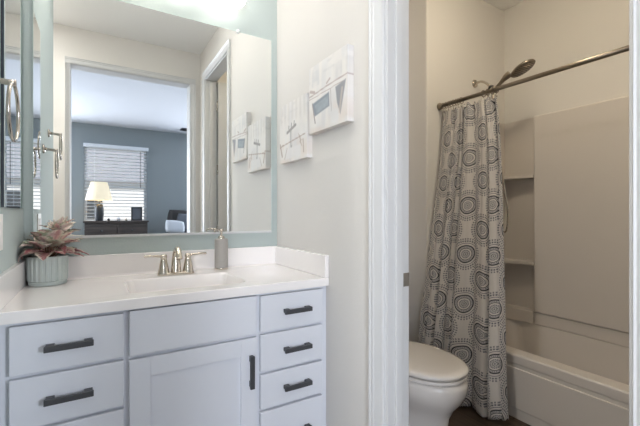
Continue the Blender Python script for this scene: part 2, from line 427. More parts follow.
bm = nb(); dx0, dx1, dz0, dz1 = .093, .549, Z(-1.035), Z(-.498)
fw = .066
for a in ((dx0, dx0+fw, dz0, dz1), (dx1-fw, dx1, dz0, dz1), (dx0+fw, dx1-fw, dz0, dz0+fw), (dx0+fw, dx1-fw, dz1-fw, dz1)):
    box(bm, a[0], a[1], YF-.019, YF+.001, a[2], a[3])
dr = link('door', bm, M['cab'], van, bev=.0012)
link('door_panel', bx(dx0+fw-.004, dx1-fw+.004, YF-.008, YF, dz0+fw-.004, dz1-fw+.004), M['cab'], dr)
pull((.521, YF-.019, Z(-.626)), .128, dr, True)

# ------------------------------------------------------------------ countertop with moulded sink
CT, CB, CF = Z(-.289), Z(-.325), 1.39
ct = thing('countertop', (.3145, 1.67, CB), 'white cultured marble countertop with moulded rectangular sink', 'countertop')
SX0, SX1, SY0, SY1 = .095, .545, 1.475, 1.785
bm = nb()
outer = [(XL+.0005, CF), (XR-.0005, CF), (XR-.0005, YB-.0005), (XL+.0005, YB-.0005)]
hole = lambda g, z, r: rrect((SX0+SX1)/2, (SY0+SY1)/2, (SX1-SX0)/2-g, (SY1-SY0)/2-g, r, z, 6)
# top face built as four trapezoids round the basin opening, via the sink's rounded loop
inn = hole(0, CT, .035); n = len(inn)
iv = [bm.verts.new(p) for p in inn]
# corner quadrant order in rrect: (+,+), (-,+), (-,-), (+,-)
oc = [bm.verts.new((outer[2][0], outer[2][1], CT)), bm.verts.new((outer[3][0], outer[3][1], CT)), bm.verts.new((outer[0][0], outer[0][1], CT)), bm.verts.new((outer[1][0], outer[1][1], CT))]
q = n//4
for k in range(4):
    for i in range(q-1): bm.faces.new((oc[k], iv[k*q+i], iv[k*q+i+1]))
    j = (k+1) % 4
    bm.faces.new((oc[k], iv[k*q+q-1], iv[(j*q) % n], oc[j]))
ob = [bm.verts.new((v.co.x, v.co.y, CB)) for v in oc]
for k in range(4): bm.faces.new((oc[k], oc[(k+1) % 4], ob[(k+1) % 4], ob[k]))
# basin
loops = [hole(.004, CT-.003, .035), hole(.010, CT-.012, .034), hole(.022, CT-.055, .03), hole(.055, CT-.078, .05), hole(.13, CT-.085, .025)]
prev = iv
for l in loops:
    cur = [bm.verts.new(p) for p in l]
    for i in range(n): bm.faces.new((prev[i], prev[(i+1) % n], cur[(i+1) % n], cur[i]))
    prev = cur
bm.faces.new(prev)
o = link('counter_top', bm, M['counter'], ct, bev=.004, seg=3)
link('backsplash', bx(XL+.0005, XR-.0005, YB-.021, YB-.0003, CT, CT+.100), M['counter'], ct, bev=.003)
bm = nb(); c_ = .010
loft([[(x, YB-.021, CT+.0002), (x, YB-.021-c_, CT+.0002), (x, YB-.021-c_*.35, CT+c_*.35), (x, YB-.021, CT+c_)] for x in (XL+.019, XR-.021)], bm)
link('cove_bead', bm, M['counter'], ct)
link('side_splash', bx(XR-.021, XR-.0003, CF+.001, YB-.021, CT, CT+.100), M['counter'], ct, bev=.003)
link('side_splash', bx(XL+.0003, XL+.019, CF+.001, YB-.021, CT, CT+.100), M['counter'], ct, bev=.003)
link('drain', lathe([(0, 0), (.022, 0), (.022, .002), (.016, .004), (0, .004)], (.32, 1.63, CT-.0848), 24, cap=False), M['nickel'], ct, smooth=True)

# ------------------------------------------------------------------ faucet
fx, fy = .318, 1.835
fa = thing('faucet', (fx, fy, CT), 'polished nickel two-handle faucet behind the sink', 'faucet')
link('base_plate', loft([rrect(fx, fy, .082, .026, .025, CT+.0002), rrect(fx, fy, .082, .026, .025, CT+.008), rrect(fx, fy, .077, .022, .021, CT+.013)]), M['nickelwarm'], fa, smooth=False, bev=.001)
for s in (-1, 1):
    hx = fx+s*.054
    hnd = link('handle', lathe([(.026, .010), (.0245, .016), (.020, .040), (.0145, .070), (.0125, .078), (.015, .082), (.015, .090), (.012, .096), (0, .097)], (hx, fy, CT), 28, cap=False), M['nickelwarm'], fa, smooth=True)
    pts = [(hx-s*.010, fy, CT+.086), (hx+s*.02, fy-.003, CT+.090), (hx+s*.05, fy-.007, CT+.093), (hx+s*.084, fy-.012, CT+.094)]
    link('lever', tube(pts, [.0065, .0055, .0045, .0055], 12), M['nickelwarm'], fa, smooth=True)
pts = [(fx, fy, CT+.010), (fx, fy, CT+.05), (fx, fy+.001, CT+.082), (fx, fy-.006, CT+.106), (fx, fy-.026, CT+.121), (fx, fy-.052, CT+.119), (fx, fy-.076, CT+.103), (fx, fy-.088, CT+.082)]
def catmull(P, m=5):
    P = [Vector(p) for p in P]; out = []
    for i in range(len(P)-1):
        a, b, c, e = P[max(i-1, 0)], P[i], P[i+1], P[min(i+2, len(P)-1)]
        for k in range(m):
            t = k/m; out.append(.5*((2*b)+(c-a)*t+(2*a-5*b+4*c-e)*t*t+(3*b-a-3*c+e)*t**3))
    return out+[P[-1]]
sp = catmull(pts); rad = [.024-.011*min(1, i/18) for i in range(len(sp))]
link('spout', tube(sp, rad, 18), M['nickelwarm'], fa, smooth=True)

# ------------------------------------------------------------------ soap dispenser
sx, sy = .547, 1.885
sd = thing('soap_dispenser', (sx, sy, CT), 'grey stoneware soap dispenser with nickel pump beside the faucet', 'soap dispenser')
link('bottle', lathe([(0, .0003), (.030, .0003), (.0335, .004), (.0335, .150), (.031, .156), (.016, .158), (0, .158)], (sx, sy, CT), 36, cap=False), M['soap'], sd, smooth=False, bev=.001)
link('base_band', lathe([(.0338, .0005), (.0345, .001), (.0345, .009), (.0338, .010)], (sx, sy, CT), 36, cap=False), M['nickel'], sd, smooth=True)
link('pump', lathe([(.017, .157), (.017, .168), (.010, .172), (.006, .174), (.006, .196), (.011, .198), (.011, .207), (0, .208)], (sx, sy, CT), 24, cap=False), M['nickel'], sd, smooth=True)
link('nozzle', tube([(sx, sy, CT+.203), (sx-.02, sy-.012, CT+.204), (sx-.038, sy-.024, CT+.200), (sx-.042, sy-.027, CT+.193)], .0042, 10), M['nickel'], sd, smooth=True)

# ------------------------------------------------------------------ potted plant
px_, py_ = -.171, 1.856
pt = thing('potted_plant', (px_, py_, CT), 'burgundy and cream variegated plant in a ribbed sage pot', 'plant')
bm = nb(); n = 132; rings = []
prof = [(.060, .0), (.064, .003), (.064, .012), (.0625, .015), (.0665, .020), (.0680, .10), (.0680, .114), (.0655, .116), (.060, .112), (.060, .095)]
R = []
for (r, h) in prof:
    ribs = .0016 if .018 < h < .113 and r > .0657 else 0
    R.append([(px_+(r+ribs*(1 if (i//3) % 2 else -1)*(.9))*cos(2*pi*i/n), py_+(r+ribs*(1 if (i//3) % 2 else -1)*.9)*sin(2*pi*i/n), CT+.0003+h) for i in range(n)])
link('pot', loft(R, cap0=True, cap1=False), M['pot'], pt)
link('soil', lathe([(0, .103), (.030, .104), (.0605, .098)], (px_, py_, CT), 32, cap=False), M['soil'], pt, smooth=True)
def leaf(bm, cl, base, az, el, L, W, cols, curl=.5, roll=0):
    nL, nW = 9, 4
    d = Vector((cos(az)*cos(el), sin(az)*cos(el), sin(el))); side = Vector((-sin(az), cos(az), 0)); up = side.cross(d)*-1
    if up.z < 0: up = -up
    side = (side*cos(roll)+up*sin(roll)).normalized(); up2 = d.cross(side)
    if up2.z < 0: up2 = -up2
    G = []
    for i in range(nL+1):
        t = i/nL; wd = W*(sin(pi*min(1, t**.75))**.8 if 0 < t < 1 else 0)*(1+.10*sin(t*22))
        p = Vector(base)+d*(L*t)-Vector((0, 0, 1))*(curl*L*t*t)
        row = []
        for j in range(-nW, nW+1):
            s = j/nW
            q = p+side*(wd*s)+up2*(abs(s)**1.3*wd*.35+.0015*sin(8*t*pi+s*3))
            q.x = max(q.x, XL+.006+.004*abs(s)); q.y = min(q.y, YB-.026 if q.z < CT+.105 else YB-.006)
            if q.z < CT+.004: q.z = CT+.004
            row.append((bm.verts.new(q), s, t))
        G.append(row)
    for a, b in zip(G, G[1:]):
        for j in range(2*nW):
            f = bm.faces.new((a[j][0], a[j+1][0], b[j+1][0], b[j][0]))
            for l, (v, s, t) in zip(f.loops, (a[j], a[j+1], b[j+1], b[j])):
                e = abs(s); vein = abs(sin(t*26+e*5)) < .35 or e < .12
                k = max(0, min(1, (e-.35)/.4+.35*sin(t*31+s*7)))
                c = [cols[0][i]*(1-k)+cols[1][i]*k for i in range(3)]
                if vein: c = [c[i]*.5+cols[2][i]*.5 for i in range(3)]
                l[cl] = (*c, 1)
bm = nb(); cl = bm.loops.layers.float_color.new('Col')
burg, cream, pink, green, ltpink = srgb(158, 92, 98)[:3], srgb(234, 228, 208)[:3], srgb(226, 186, 178)[:3], srgb(158, 168, 142)[:3], srgb(236, 220, 212)[:3]
stems = nb(); rnd = random.Random(11)
LV = []
for i in range(15): LV.append((2*pi*i/15+rnd.uniform(-.15, .15), rnd.uniform(-.05, .25), rnd.uniform(.080, .105), .018, .122))
for i in range(14): LV.append((2*pi*i/14+rnd.uniform(-.2, .2)+.2, rnd.uniform(.35, .7), rnd.uniform(.085, .105), .020, .140))
for i in range(9): LV.append((2*pi*i/9+rnd.uniform(-.3, .3), rnd.uniform(.8, 1.25), rnd.uniform(.065, .085), .018, .160))
for k, (az, el, L, hgt_r, hz) in enumerate(LV):
    r0 = .020+.018*cos(el); b = Vector((px_+r0*cos(az)+.004, py_+r0*sin(az), CT+hz+.010+rnd.uniform(-.006, .006)))
    cols = rnd.choice([(burg, cream, pink), (burg, green, cream), (pink, cream, burg), (ltpink, green, burg), (green, cream, burg)])
    if az % (2*pi) > pi and el < .3: cols = (burg, cream, pink) if k % 2 else (burg, burg, cream)
    leaf(bm, cl, b, az, el, L, rnd.uniform(.028, .037), cols, rnd.uniform(.12, .42), rnd.uniform(-.3, .3))
    tube([(px_+.3*r0*cos(az), py_+.3*r0*sin(az), CT+.10), b], .0016, 6, bm=stems)
# the taller sprig standing up to the right
top = Vector((px_+.035, py_-.01, CT+.218))
tube([(px_+.01, py_, CT+.10), top], .0022, 6, bm=stems)
for i in range(13):
    az = 2*pi*i/13*1.0+.3; el = .35+.75*((i*5) % 13)/13
    leaf(bm, cl, top+Vector((0, 0, -.02+.002*i)), az, el, rnd.uniform(.065, .088), rnd.uniform(.014, .019), (ltpink, cream, pink) if i % 3 else (pink, green, burg), .15, rnd.uniform(-.4, .4))
link('foliage', bm, M['leaf'], pt, smooth=True)
link('stem', stems, M['stem'], pt, smooth=True)

# ------------------------------------------------------------------ wall mirror
mir = thing('wall_mirror', (.31, YB-.004, H-.09), 'large frameless mirror on the teal wall above the vanity', 'mirror')
MX0, MX1, MZ0, MZ1 = -.229, .852, Z(-.103), Z(.985)
link('mirror_glass', bx(MX0, MX1, YB-.007, YB-.0005, MZ0, MZ1), M['mirror'], mir)
bm = nb(); e = .0025
box(bm, MX0-e, MX0, YB-.0072, YB-.0003, MZ0-e, MZ1+e); box(bm, MX1, MX1+e, YB-.0072, YB-.0003, MZ0-e, MZ1+e)
box(bm, MX0, MX1, YB-.0072, YB-.0003, MZ0-e, MZ0); box(bm, MX0, MX1, YB-.0072, YB-.0003, MZ1, MZ1+e)
link('mirror_edge', bm, M['glassedge'], mir)
link('bottom_channel', bx(MX0, MX1, YB-.010, YB-.0003, MZ0-.008, MZ0+.003), M['trim'], mir)
for cx in (.655, .0):
    bm = lathe([(0, 0), (.010, 0), (.011, .003), (.008, .007), (0, .0085)], (0, 0, 0), 20, 'y', cap=False)
    for v in bm.verts: v.co = Vector((v.co.x*.9+cx, YB-.0075-v.co.y, v.co.z+MZ1+.002))
    link('mirror_clip', bm, M['clip'], mir, smooth=True)

# medicine cabinet on the left wall
mc = thing('medicine_cabinet', (XL, 1.69, H+.02), 'mirrored medicine cabinet on the left wall', 'medicine cabinet')
MY0, MY1, mz0, mz1 = 1.520, 1.872, Z(.018), Z(.93)
link('cabinet_body', bx(XL+.0003, XL+.009, MY0+.001, MY1-.001, mz0+.001, mz1-.001), M['darkedge'], mc)
link('mirror_door', bx(XL+.009, XL+.012, MY0, MY1, mz0, mz1), M['mirror'], mc)

# switch plate
sw = thing('switch_plate', (XL, 1.47, Z(-.06)), 'white switch plate on the left wall below the medicine cabinet', 'switch')
link('plate', bx(XL+.0003, XL+.005, 1.415, 1.530, Z(-.118), Z(-.003)), M['plate'], sw, bev=.002)
for y in (1.449, 1.496):
    link('rocker', bx(XL+.005, XL+.008, y-.016, y+.016, Z(-.093), Z(-.028)), M['plate'], sw, bev=.001)

# towel rings
def towel_ring(y, z, L, label, rr=.078):
    t = thing('towel_ring', (XL, y, z), label, 'towel ring', 'towel rings on the left wall')
    link('wall_plate', lathe([(0, .0003), (.026, .0003), (.026, .004), (.020, .010), (.010, .013), (0, .013)], (XL, y, z), 28, 'x', cap=False), M['nickel'], t, smooth=True)
    link('post', tube([(XL+.010, y, z), (XL+L*.5, y, z-.002), (XL+L-.012, y, z-.004), (XL+L+.006, y, z-.004)], [.010, .0075, .0085, .010], 16), M['nickel'], t, smooth=True)
    xr = XL+L; pts = [(xr+.018*sin(a)*.0, y+rr*.92*sin(a), z-.006-rr+rr*cos(a)) for a in [2*pi*i/48 for i in range(48)]]
    link('ring', tube(pts, .0048, 10, closed=True), M['nickel'], t, smooth=True)
    return t
towel_ring(1.305, Z(.362), .065, 'polished nickel towel ring nearer the medicine cabinet')
towel_ring(1.04, Z(.500), .065, 'nickel towel ring added higher up to match the doubled mirror reflection')  # second ring added to reproduce the double reflection

# ------------------------------------------------------------------ vanity light
vl = thing('vanity_light', (.32, YB, Z(1.2)), 'vanity light bar with white glass shades above the mirror', 'light fixture')
link('back_bar', bx(.02, .66, YB-.022, YB-.0003, Z(1.20), Z(1.27)), M['nickel'], vl, bev=.004)
for lx in (.09, .34, .59):
    ly = 1.862
    link('arm', tube(catmull([(lx, YB-.02, Z(1.235)), (lx, YB-.05, Z(1.255)), (lx, ly, Z(1.25)), (lx, ly, Z(1.20))]), .007, 10), M['nickel'], vl, smooth=True)
    link('lamp_shade', lathe([(0, 0), (.030, .003), (.056, .013), (.074, .032), (.0805, .058), (.078, .085), (.062, .112), (.036, .128), (.022, .131), (0, .131)], (lx, ly, Z(1.064)), 40, cap=False), M['shade'], vl, smooth=True)

# ------------------------------------------------------------------ canvas prints on the right wall
def smooth(a, b, x):
    t = max(0, min(1, (x-a)/(b-a))); return t*t*(3-2*t)
def vn(x, y, s):
    random.seed(int(x*s)*7349+int(y*s)*9151+int(s)); return random.random()
def noise2(x, y, s):
    fx, fy = x*s, y*s; ix, iy = int(fx), int(fy); u, v = fx-ix, fy-iy; u = u*u*(3-2*u); v = v*v*(3-2*v)
    h = lambda i, j: (math.sin((ix+i)*127.1+(iy+j)*311.7+s)*43758.5453) % 1
    return (h(0, 0)*(1-u)+h(1, 0)*u)*(1-v)+(h(0, 1)*(1-u)+h(1, 1)*u)*v
def mixc(a, b, t): return tuple(a[i]*(1-t)+b[i]*t for i in range(3))
def art_common(a, b):
    c = mixc((232, 229, 226), (216, 213, 211), noise2(a, b, 5))
    c = mixc(c, (238, 232, 224), .6*smooth(.4, .8, noise2(a*3, b*.7, 4)))
    c = mixc(c, (222, 206, 194), .6*smooth(.45, .85, noise2(a, b, 7))*smooth(.5, .1, b))
    c = mixc(c, (192, 190, 190), .4*smooth(.55, .9, noise2(a*1.5, b*3, 6))*smooth(.5, .9, b))
    return c
def line(a, b, x0, y0, x1, y1, w):
    dx, dy = x1-x0, y1-y0; t = max(0, min(1, ((a-x0)*dx+(b-y0)*dy)/(dx*dx+dy*dy)))
    return smooth(w, w*.4, sqrt((a-x0-t*dx)**2+(b-y0-t*dy)**2))
def quad(a, b, P):
    s = 1
    for i in range(len(P)):
        (x0, y0), (x1, y1) = P[i], P[(i+1) % len(P)]
        s = min(s, smooth(-.012, .012, ((x1-x0)*(b-y0)-(y1-y0)*(a-x0))/sqrt((x1-x0)**2+(y1-y0)**2)))
    return s
def art_sink(a, b):      # pale print: a pedestal tap over a basin
    c = art_common(a, b); D = (118, 114, 112)
    c = mixc(c, (196, 190, 184), .5*(1-abs(2*((a*7) % 1)-1))*smooth(.6, .75, b))
    for L in ((.30, .50, .62, .58, .035), (.36, .56, .37, .60, .02), (.46, .58, .47, .63, .02), (.56, .60, .57, .65, .02)): c = mixc(c, D, .85*line(a, b, *L))
    c = mixc(c, (140, 136, 134), .75*line(a, b, .45, .52, .46, .26, .05)); c = mixc(c, (225, 222, 218), .8*line(a, b, .46, .50, .47, .28, .022))
    for L in ((.12, .30, .95, .38, .014), (.02, .28, .14, .31, .02), (.2, .06, .3, .24, .012), (.88, .3, .9, .1, .018), (.02, .33, .1, .12, .03)): c = mixc(c, (150, 126, 112), .7*line(a, b, *L))
    for k in range(5): c = mixc(c, (160, 140, 126), .5*line(a, b, .72+.03*k, .42-.03*k, .84-.02*k, .2+.02*k, .012))
    c = mixc(c, (228, 224, 222), .8*quad(a, b, [(.25, .05), (.75, .08), (.8, .24), (.3, .22)]))
    return c
def art_tub(a, b):       # pale print: a tub with a grey-blue towel
    c = art_common(a, b)
    c = mixc(c, (196, 196, 198), .6*quad(a, b, [(.08, .68), (.3, .68), (.3, .92), (.08, .9)])*noise2(a, b, 14))
    c = mixc(c, (196, 194, 194), .6*quad(a, b, [(.68, .62), (.88, .62), (.88, .84), (.66, .84)])*noise2(a, b, 16))
    for L in ((0, .56, .5, .60, .014), (.5, .60, 1, .62, .014), (.04, .64, .16, .60, .03), (.5, .64, .58, .68, .022), (.0, .52, .9, .55, .008)): c = mixc(c, (160, 138, 132), .75*line(a, b, *L))
    c = mixc(c, (112, 122, 132), .95*quad(a, b, [(.17, .24), (.57, .30), (.56, .50), (.10, .44)]))
    c = mixc(c, (158, 170, 180), .8*quad(a, b, [(.22, .27), (.54, .32), (.53, .46), (.17, .40)])*(.4+.6*noise2(a, b, 18)))
    c = mixc(c, (128, 118, 116), .8*line(a, b, .10, .44, .18, .14, .02))
    c = mixc(c, (120, 122, 128), .9*quad(a, b, [(.84, .12), (.97, .56), (.72, .52), (.76, .30)]))
    c = mixc(c, (206, 188, 172), .6*line(a, b, .88, .46, .82, .16, .03))
    c = mixc(c, (150, 140, 136), .7*line(a, b, .60, .52, .62, .22, .010))
    return c
def canvas(y0, y1, z0, z1, fn, label):
    """y1 is the far (left) edge; the front faces -x"""
    t = .032; n = 84; bm = nb(); cl = bm.loops.layers.float_color.new('Col')
    col = lambda y, z: (*srgb(*mixc((238, 236, 235), fn(max(0, min(1, (y1-y)/(y1-y0))), max(0, min(1, (z-z0)/(z1-z0)))), .75))[:3], 1)
    xf = XR-t
    def sheet(P, nu, nv):
        V = [[bm.verts.new(P(i/nu, j/nv)) for j in range(nv+1)] for i in range(nu+1)]
        for i in range(nu):
            for j in range(nv):
                f = bm.faces.new((V[i][j], V[i+1][j], V[i+1][j+1], V[i][j+1]))
                for l in f.loops: l[cl] = col(l.vert.co.y, l.vert.co.z)
    sheet(lambda u, v: (xf, y0+(y1-y0)*u, z0+(z1-z0)*v), n, n)
    xb = XR-.0004
    sheet(lambda u, v: (xf+(xb-xf)*u, y0, z0+(z1-z0)*v), 2, n); sheet(lambda u, v: (xf+(xb-xf)*u, y1, z0+(z1-z0)*v), 2, n)
    sheet(lambda u, v: (xf+(xb-xf)*u, y0+(y1-y0)*v, z0), 2, n); sheet(lambda u, v: (xf+(xb-xf)*u, y0+(y1-y0)*v, z1), 2, n)
    sheet(lambda u, v: (xb, y0+(y1-y0)*u, z0+(z1-z0)*v), 1, 1)
    bmesh.ops.remove_doubles(bm, verts=bm.verts, dist=.0001)
    o = link('canvas_print', bm, M['art']); origin_to(o, (xb, (y0+y1)/2, (z0+z1)/2))
    tag(o, label, 'canvas print', 'canvas prints on the right wall'); return o
canvas(1.540, 1.842, Z(.268), Z(.576), art_sink, 'lower pale canvas print beside the wall mirror, with a grey tap')
canvas(1.205, 1.516, Z(.371), Z(.679), art_tub, 'higher pale canvas print with a grey-blue patch, nearer the door casing')

# ------------------------------------------------------------------ bathtub
TX0, TX1, TY0, TY1, TZ = 2.0, 2.742, .203, 1.727, Z(-.79)
tcx, tcy, thx, thy = (TX0+TX1)/2, (TY0+TY1)/2, (TX1-TX0)/2, (TY1-TY0)/2
tub = thing('bathtub', (tcx, tcy, 0), 'white alcove bathtub with a stepped apron behind the shower curtain', 'bathtub')
bm = loft([rrect(tcx, tcy, thx-.004, thy, .006, .0005, 8), rrect(tcx, tcy, thx-.004, thy, .006, TZ-.055, 8), rrect(tcx, tcy, thx, thy, .008, TZ-.050, 8), rrect(tcx, tcy, thx, thy, .008, TZ-.008, 8), rrect(tcx, tcy, thx-.006, thy-.003, .010, TZ, 8),
           rrect(tcx+.012, tcy, thx-.078, thy-.085, .09, TZ, 8), rrect(tcx+.012, tcy, thx-.086, thy-.093, .09, TZ-.010, 8), rrect(tcx+.012, tcy, thx-.115, thy-.13, .10, TZ-.20, 8), rrect(tcx+.012, tcy, thx-.16, thy-.19, .10, TZ-.29, 8), rrect(tcx+.012, tcy, thx-.22, thy-.26, .09, TZ-.30, 8)])
link('tub_shell', bm, M['acrylic'], tub, bev=.003)
bm = nb(); box(bm, TX0-.004, TX0+.006, TY0+.02, TY1-.005, .06, TZ-.075)
link('apron_panel', bm, M['acrylic'], tub, bev=.004, seg=3)
link('overflow_plate', lathe([(0, 0), (.035, 0), (.035, .006), (0, .010)], (2.38, TY1-.140, TZ-.10), 24, 'y', cap=False), M['nickel'], tub, smooth=True)
# tub surround
ss = thing('shower_surround', (2.745, 1.0, TZ), 'white moulded shower surround with corner shelves above the bathtub', 'shower surround')
ST = Z(.70)
link('side_panel', bx(2.655, 2.749, .215, 1.455, Z(-.705), ST-.01), M['acrylic'], ss, bev=.012, seg=4)
link('back_sheet', bx(2.735, 2.7495, .215, 1.728, TZ+.0005, ST), M['acrylic'], ss, bev=.003)
link('end_sheet', bx(2.03, 2.735, 1.718, 1.7298, TZ+.0005, ST), M['acrylic'], ss, bev=.003)
link('end_sheet', bx(2.03, 2.735, .2002, .214, TZ+.0005, ST), M['acrylic'], ss, bev=.003)
for z in (Z(.275), Z(-.352), Z(-.705)):
    a = (2.735, 1.4555); r = 0
    zlo = z-.022 if z > Z(-.6) else TZ+.0005
    bm = loft([[(2.735, 1.456, zz), (2.735, 1.718, zz), (2.52, 1.718, zz)]+[tuple(p) for p in arc((2.52, 1.716, zz), (2.655, 1.66, zz), (2.655, 1.456, zz), 12)][0:] for zz in (zlo, z)])
    link('shelf', bm, M['acrylic'], ss, bev=.004, seg=3)
link('lower_ledge', bx(2.668, 2.735, .216, 1.4545, TZ+.0005, Z(-.707)), M['acrylic'], ss, bev=.006, seg=3)

# ------------------------------------------------------------------ curtain rod, rings, curtain
RX, RZ, rrod = 2.0, Z(.726), .0125
rod = thing('shower_rod', (RX, .97, RZ), 'straight satin nickel shower curtain rod across the tub alcove', 'curtain rod')
link('rod_tube', tube([(RX, .2005, RZ), (RX, 1.7295, RZ)], rrod, 20), M['rod'], rod, smooth=True)
for y0, s in ((1.7296, -1), (.2004, 1)):
    bm = lathe([(0, 0), (.024, 0), (.024, .010), (.018, .022), (.0145, .03), (.0126, .03)], (0, 0, 0), 28, 'y', cap=False)
    for v in bm.verts: v.co = Vector((v.co.x+RX, y0+s*v.co.y, v.co.z+RZ))
    link('end_flange', bm, M['rod'], rod, smooth=True)
# curtain: broad soft folds; top gathered under the rod, hem flaring in front of the tub
NS, NT = 460, 90
ZT, ZB = RZ-.042, .026
CR = [(.10, .012, .016), (.215, .0085, .055), (.315, .0085, .060), (.40, .011, .026), (.60, .02, .018), (.80, .011, .040), (.92, .010, .022)]
def fold(s, t):
    """offset across (x) and along (y) for cloth parameter s in 0..1"""
    w = 2*pi
    x = .009*(1+.8*t)*sin(w*(s*3.3+.1)+1.2*t)+.003*sin(w*s*13)*(1-t)
    for c, wd, dp in CR:
        c2 = c+.02*sin(3*t+c*9); x += dp*(.75+.25*cos(5*t+c*20))*math.exp(-((s-c2)/wd)**2)
    return x, 0
def cpos(s, t):
    yt = 1.690+(1.308-1.690)*s; yb = 1.728+(1.138-1.728)*s
    e = t**.9
    y = yt*(1-e)+yb*e
    k = smooth(0, .78, t)
    xc = (RX-.004)*(1-k) + 1.90*k; xc -= .045*smooth(.6, 1, t)
    xc -= .115*t*(1-s)**1.5
    fx, fy = fold(s, t)
    z = ZT*(1-t)+ZB*t + .010*(1-t)*cos(2*pi*s*11.5) * max(0, 1-t*12) + .010*t*sin(2*pi*(s*3.3+.1)) + .035*t**6*smooth(.93, 1, s)
    return Vector((xc+fx, y+fy, z))
us = [0]
for i in range(NS):
    a, b = cpos(i/NS, .5), cpos((i+1)/NS, .5); us.append(us[-1]+(Vector((a.x-b.x, a.y-b.y, 0))).length)
bm = nb(); uvl = bm.loops.layers.uv.new('UVMap')
G = [[bm.verts.new(cpos(i/NS, j/NT)) for j in range(NT+1)] for i in range(NS+1)]
for i in range(NS):
    for j in range(NT):
        f = bm.faces.new((G[i][j], G[i+1][j], G[i+1][j+1], G[i][j+1]))
        for l, (a, b) in zip(f.loops, ((i, j), (i+1, j), (i+1, j+1), (i, j+1))): l[uvl].uv = (us[a]+.05, 1.85*(1-b/NT))
cu = link('shower_curtain', bm, M['curtain'], smooth=True)
sol = cu.modifiers.new('thick', 'SOLIDIFY'); sol.thickness = .0018; sol.offset = 0
origin_to(cu, (1.97, 1.45, ZT)); tag(cu, 'pale grey shower curtain printed with dark medallions', 'shower curtain')
ring0 = None
NR = 12
for k in range(NR):
    s = (k+.5)/NR; p = cpos(s, 0); yy = 1.692-.385*s**1.0
    if k < 8: yy = 1.692-.020*k-.002*(k % 3)
    else: yy = 1.392-.028*(k-8)
    if ring0 is None:
        ring0 = thing('curtain_ring', (RX, yy, RZ), '', 'curtain ring', 'curtain rings on the shower rod')
        link('hoop', tube([(RX+.019*sin(a), yy, RZ-.004+.019*cos(a)) for a in [2*pi*i/24 for i in range(24)]], .0026, 8, closed=True), M['rod'], ring0, smooth=True)
        link('hook', tube([(RX, yy, RZ-.023), (RX, yy+.004, RZ-.032), (RX, yy+.002, RZ-.044), (RX, yy-.003, RZ-.047), (RX, yy-.005, RZ-.040)], .0018, 8), M['rod'], ring0, smooth=True)
        r = ring0
    else: r = copy_tree(ring0); r.location.y = yy; r.rotation_euler.z = (-.12, .1, .18, -.05)[k % 4]
    r['label'] = 'nickel curtain ring in the bunch near the end wall' if k < 8 else 'nickel curtain ring beneath the shower head, at the free edge of the curtain'
    r['group'] = 'curtain rings bunched near the end wall' if k < 8 else 'curtain rings under the shower head'

# ------------------------------------------------------------------ shower head
hx, hy = 2.38, 1.73
shd = thing('handheld_shower', (hx, hy, Z(.95)), 'oval handheld shower head on a wall arm above the curtain', 'shower head')
link('wall_flange', lathe([(0, -.0005), (.030, -.0005), (.028, -.006), (.013, -.014), (0, -.014)], (hx, hy, Z(.952)), 28, 'y', cap=False), M['nickel'], shd, smooth=True)
link('arm', tube(catmull([(hx, hy-.010, Z(.952)), (hx, hy-.05, Z(.953)), (hx, hy-.09, Z(.932)), (hx, hy-.125, Z(.895))]), .0085, 12), M['nickel'], shd, smooth=True)
bm = nb(); bmesh.ops.create_uvsphere(bm, u_segments=20, v_segments=12, radius=.021); bmesh.ops.translate(bm, verts=bm.verts, vec=(hx, hy-.135, Z(.882)))
link('ball_joint', bm, M['black'], shd, smooth=True)
hp = [(hx, hy-.155, Z(.858)), (hx+.002, hy-.185, Z(.883)), (hx+.006, hy-.225, Z(.918)), (hx+.012, hy-.265, Z(.946))]
link('handle', tube(catmull(hp), [.013]*4+[.0125]*4+[.0135, .015, .017, .020, .022][:5]+[.022]*3, 14), M['rod'], shd, smooth=True)
link('holder', lathe([(.018, -.02), (.021, -.015), (.021, .015), (.018, .02)], (hx, hy-.158, Z(.864)), 20), M['rod'], shd, smooth=True, bev=.002)
# head disc
bm = lathe([(0, .020), (.030, .018), (.058, .010), (.070, .000), (.072, -.008), (.069, -.012), (0, -.012)], (0, 0, 0), 36, cap=False)
rot = Matrix.Rotation(radians(-24), 4, 'X')
for v in bm.verts: v.co = Vector((hx+.02, hy-.345, Z(.957)))+rot@Vector((v.co.x*.82, v.co.y*1.15, v.co.z))
hd = link('spray_head', bm, M['rod'], shd, smooth=True)
bm = nb()
for i in range(-4, 5):
    for j in range(-5, 6):
        x, y = i*.013+(.0065 if j % 2 else 0), j*.0145
        if (x/.050)**2+(y/.068)**2 < 1:
            m_ = Matrix.Translation(Vector((hx+.02, hy-.345, Z(.957))))@rot@Matrix.Translation((x, y, -.0125))
            bmesh.ops.create_cone(bm, cap_ends=True, segments=8, radius1=.0024, radius2=.0034, depth=.003, matrix=m_)
link('spray_nozzles', bm, M['black'], shd)
ho = catmull([(hx-.002, hy-.150, Z(.842)), (hx-.01, hy-.160, Z(.70)), (hx-.005, hy-.195, Z(.40)), (hx+.0, hy-.240, Z(.12)), (hx, hy-.258, Z(-.03)), (hx+.003, hy-.235, Z(-.13)), (hx+.0, hy-.17, Z(-.05)), (hx, hy-.10, Z(.25)), (hx, hy-.085, Z(.6)), (hx, hy-.11, Z(.84)), (hx, hy-.135, Z(.880))], 8)
link('hose', tube(ho, .0065, 10), M['nickel'], shd, smooth=True)

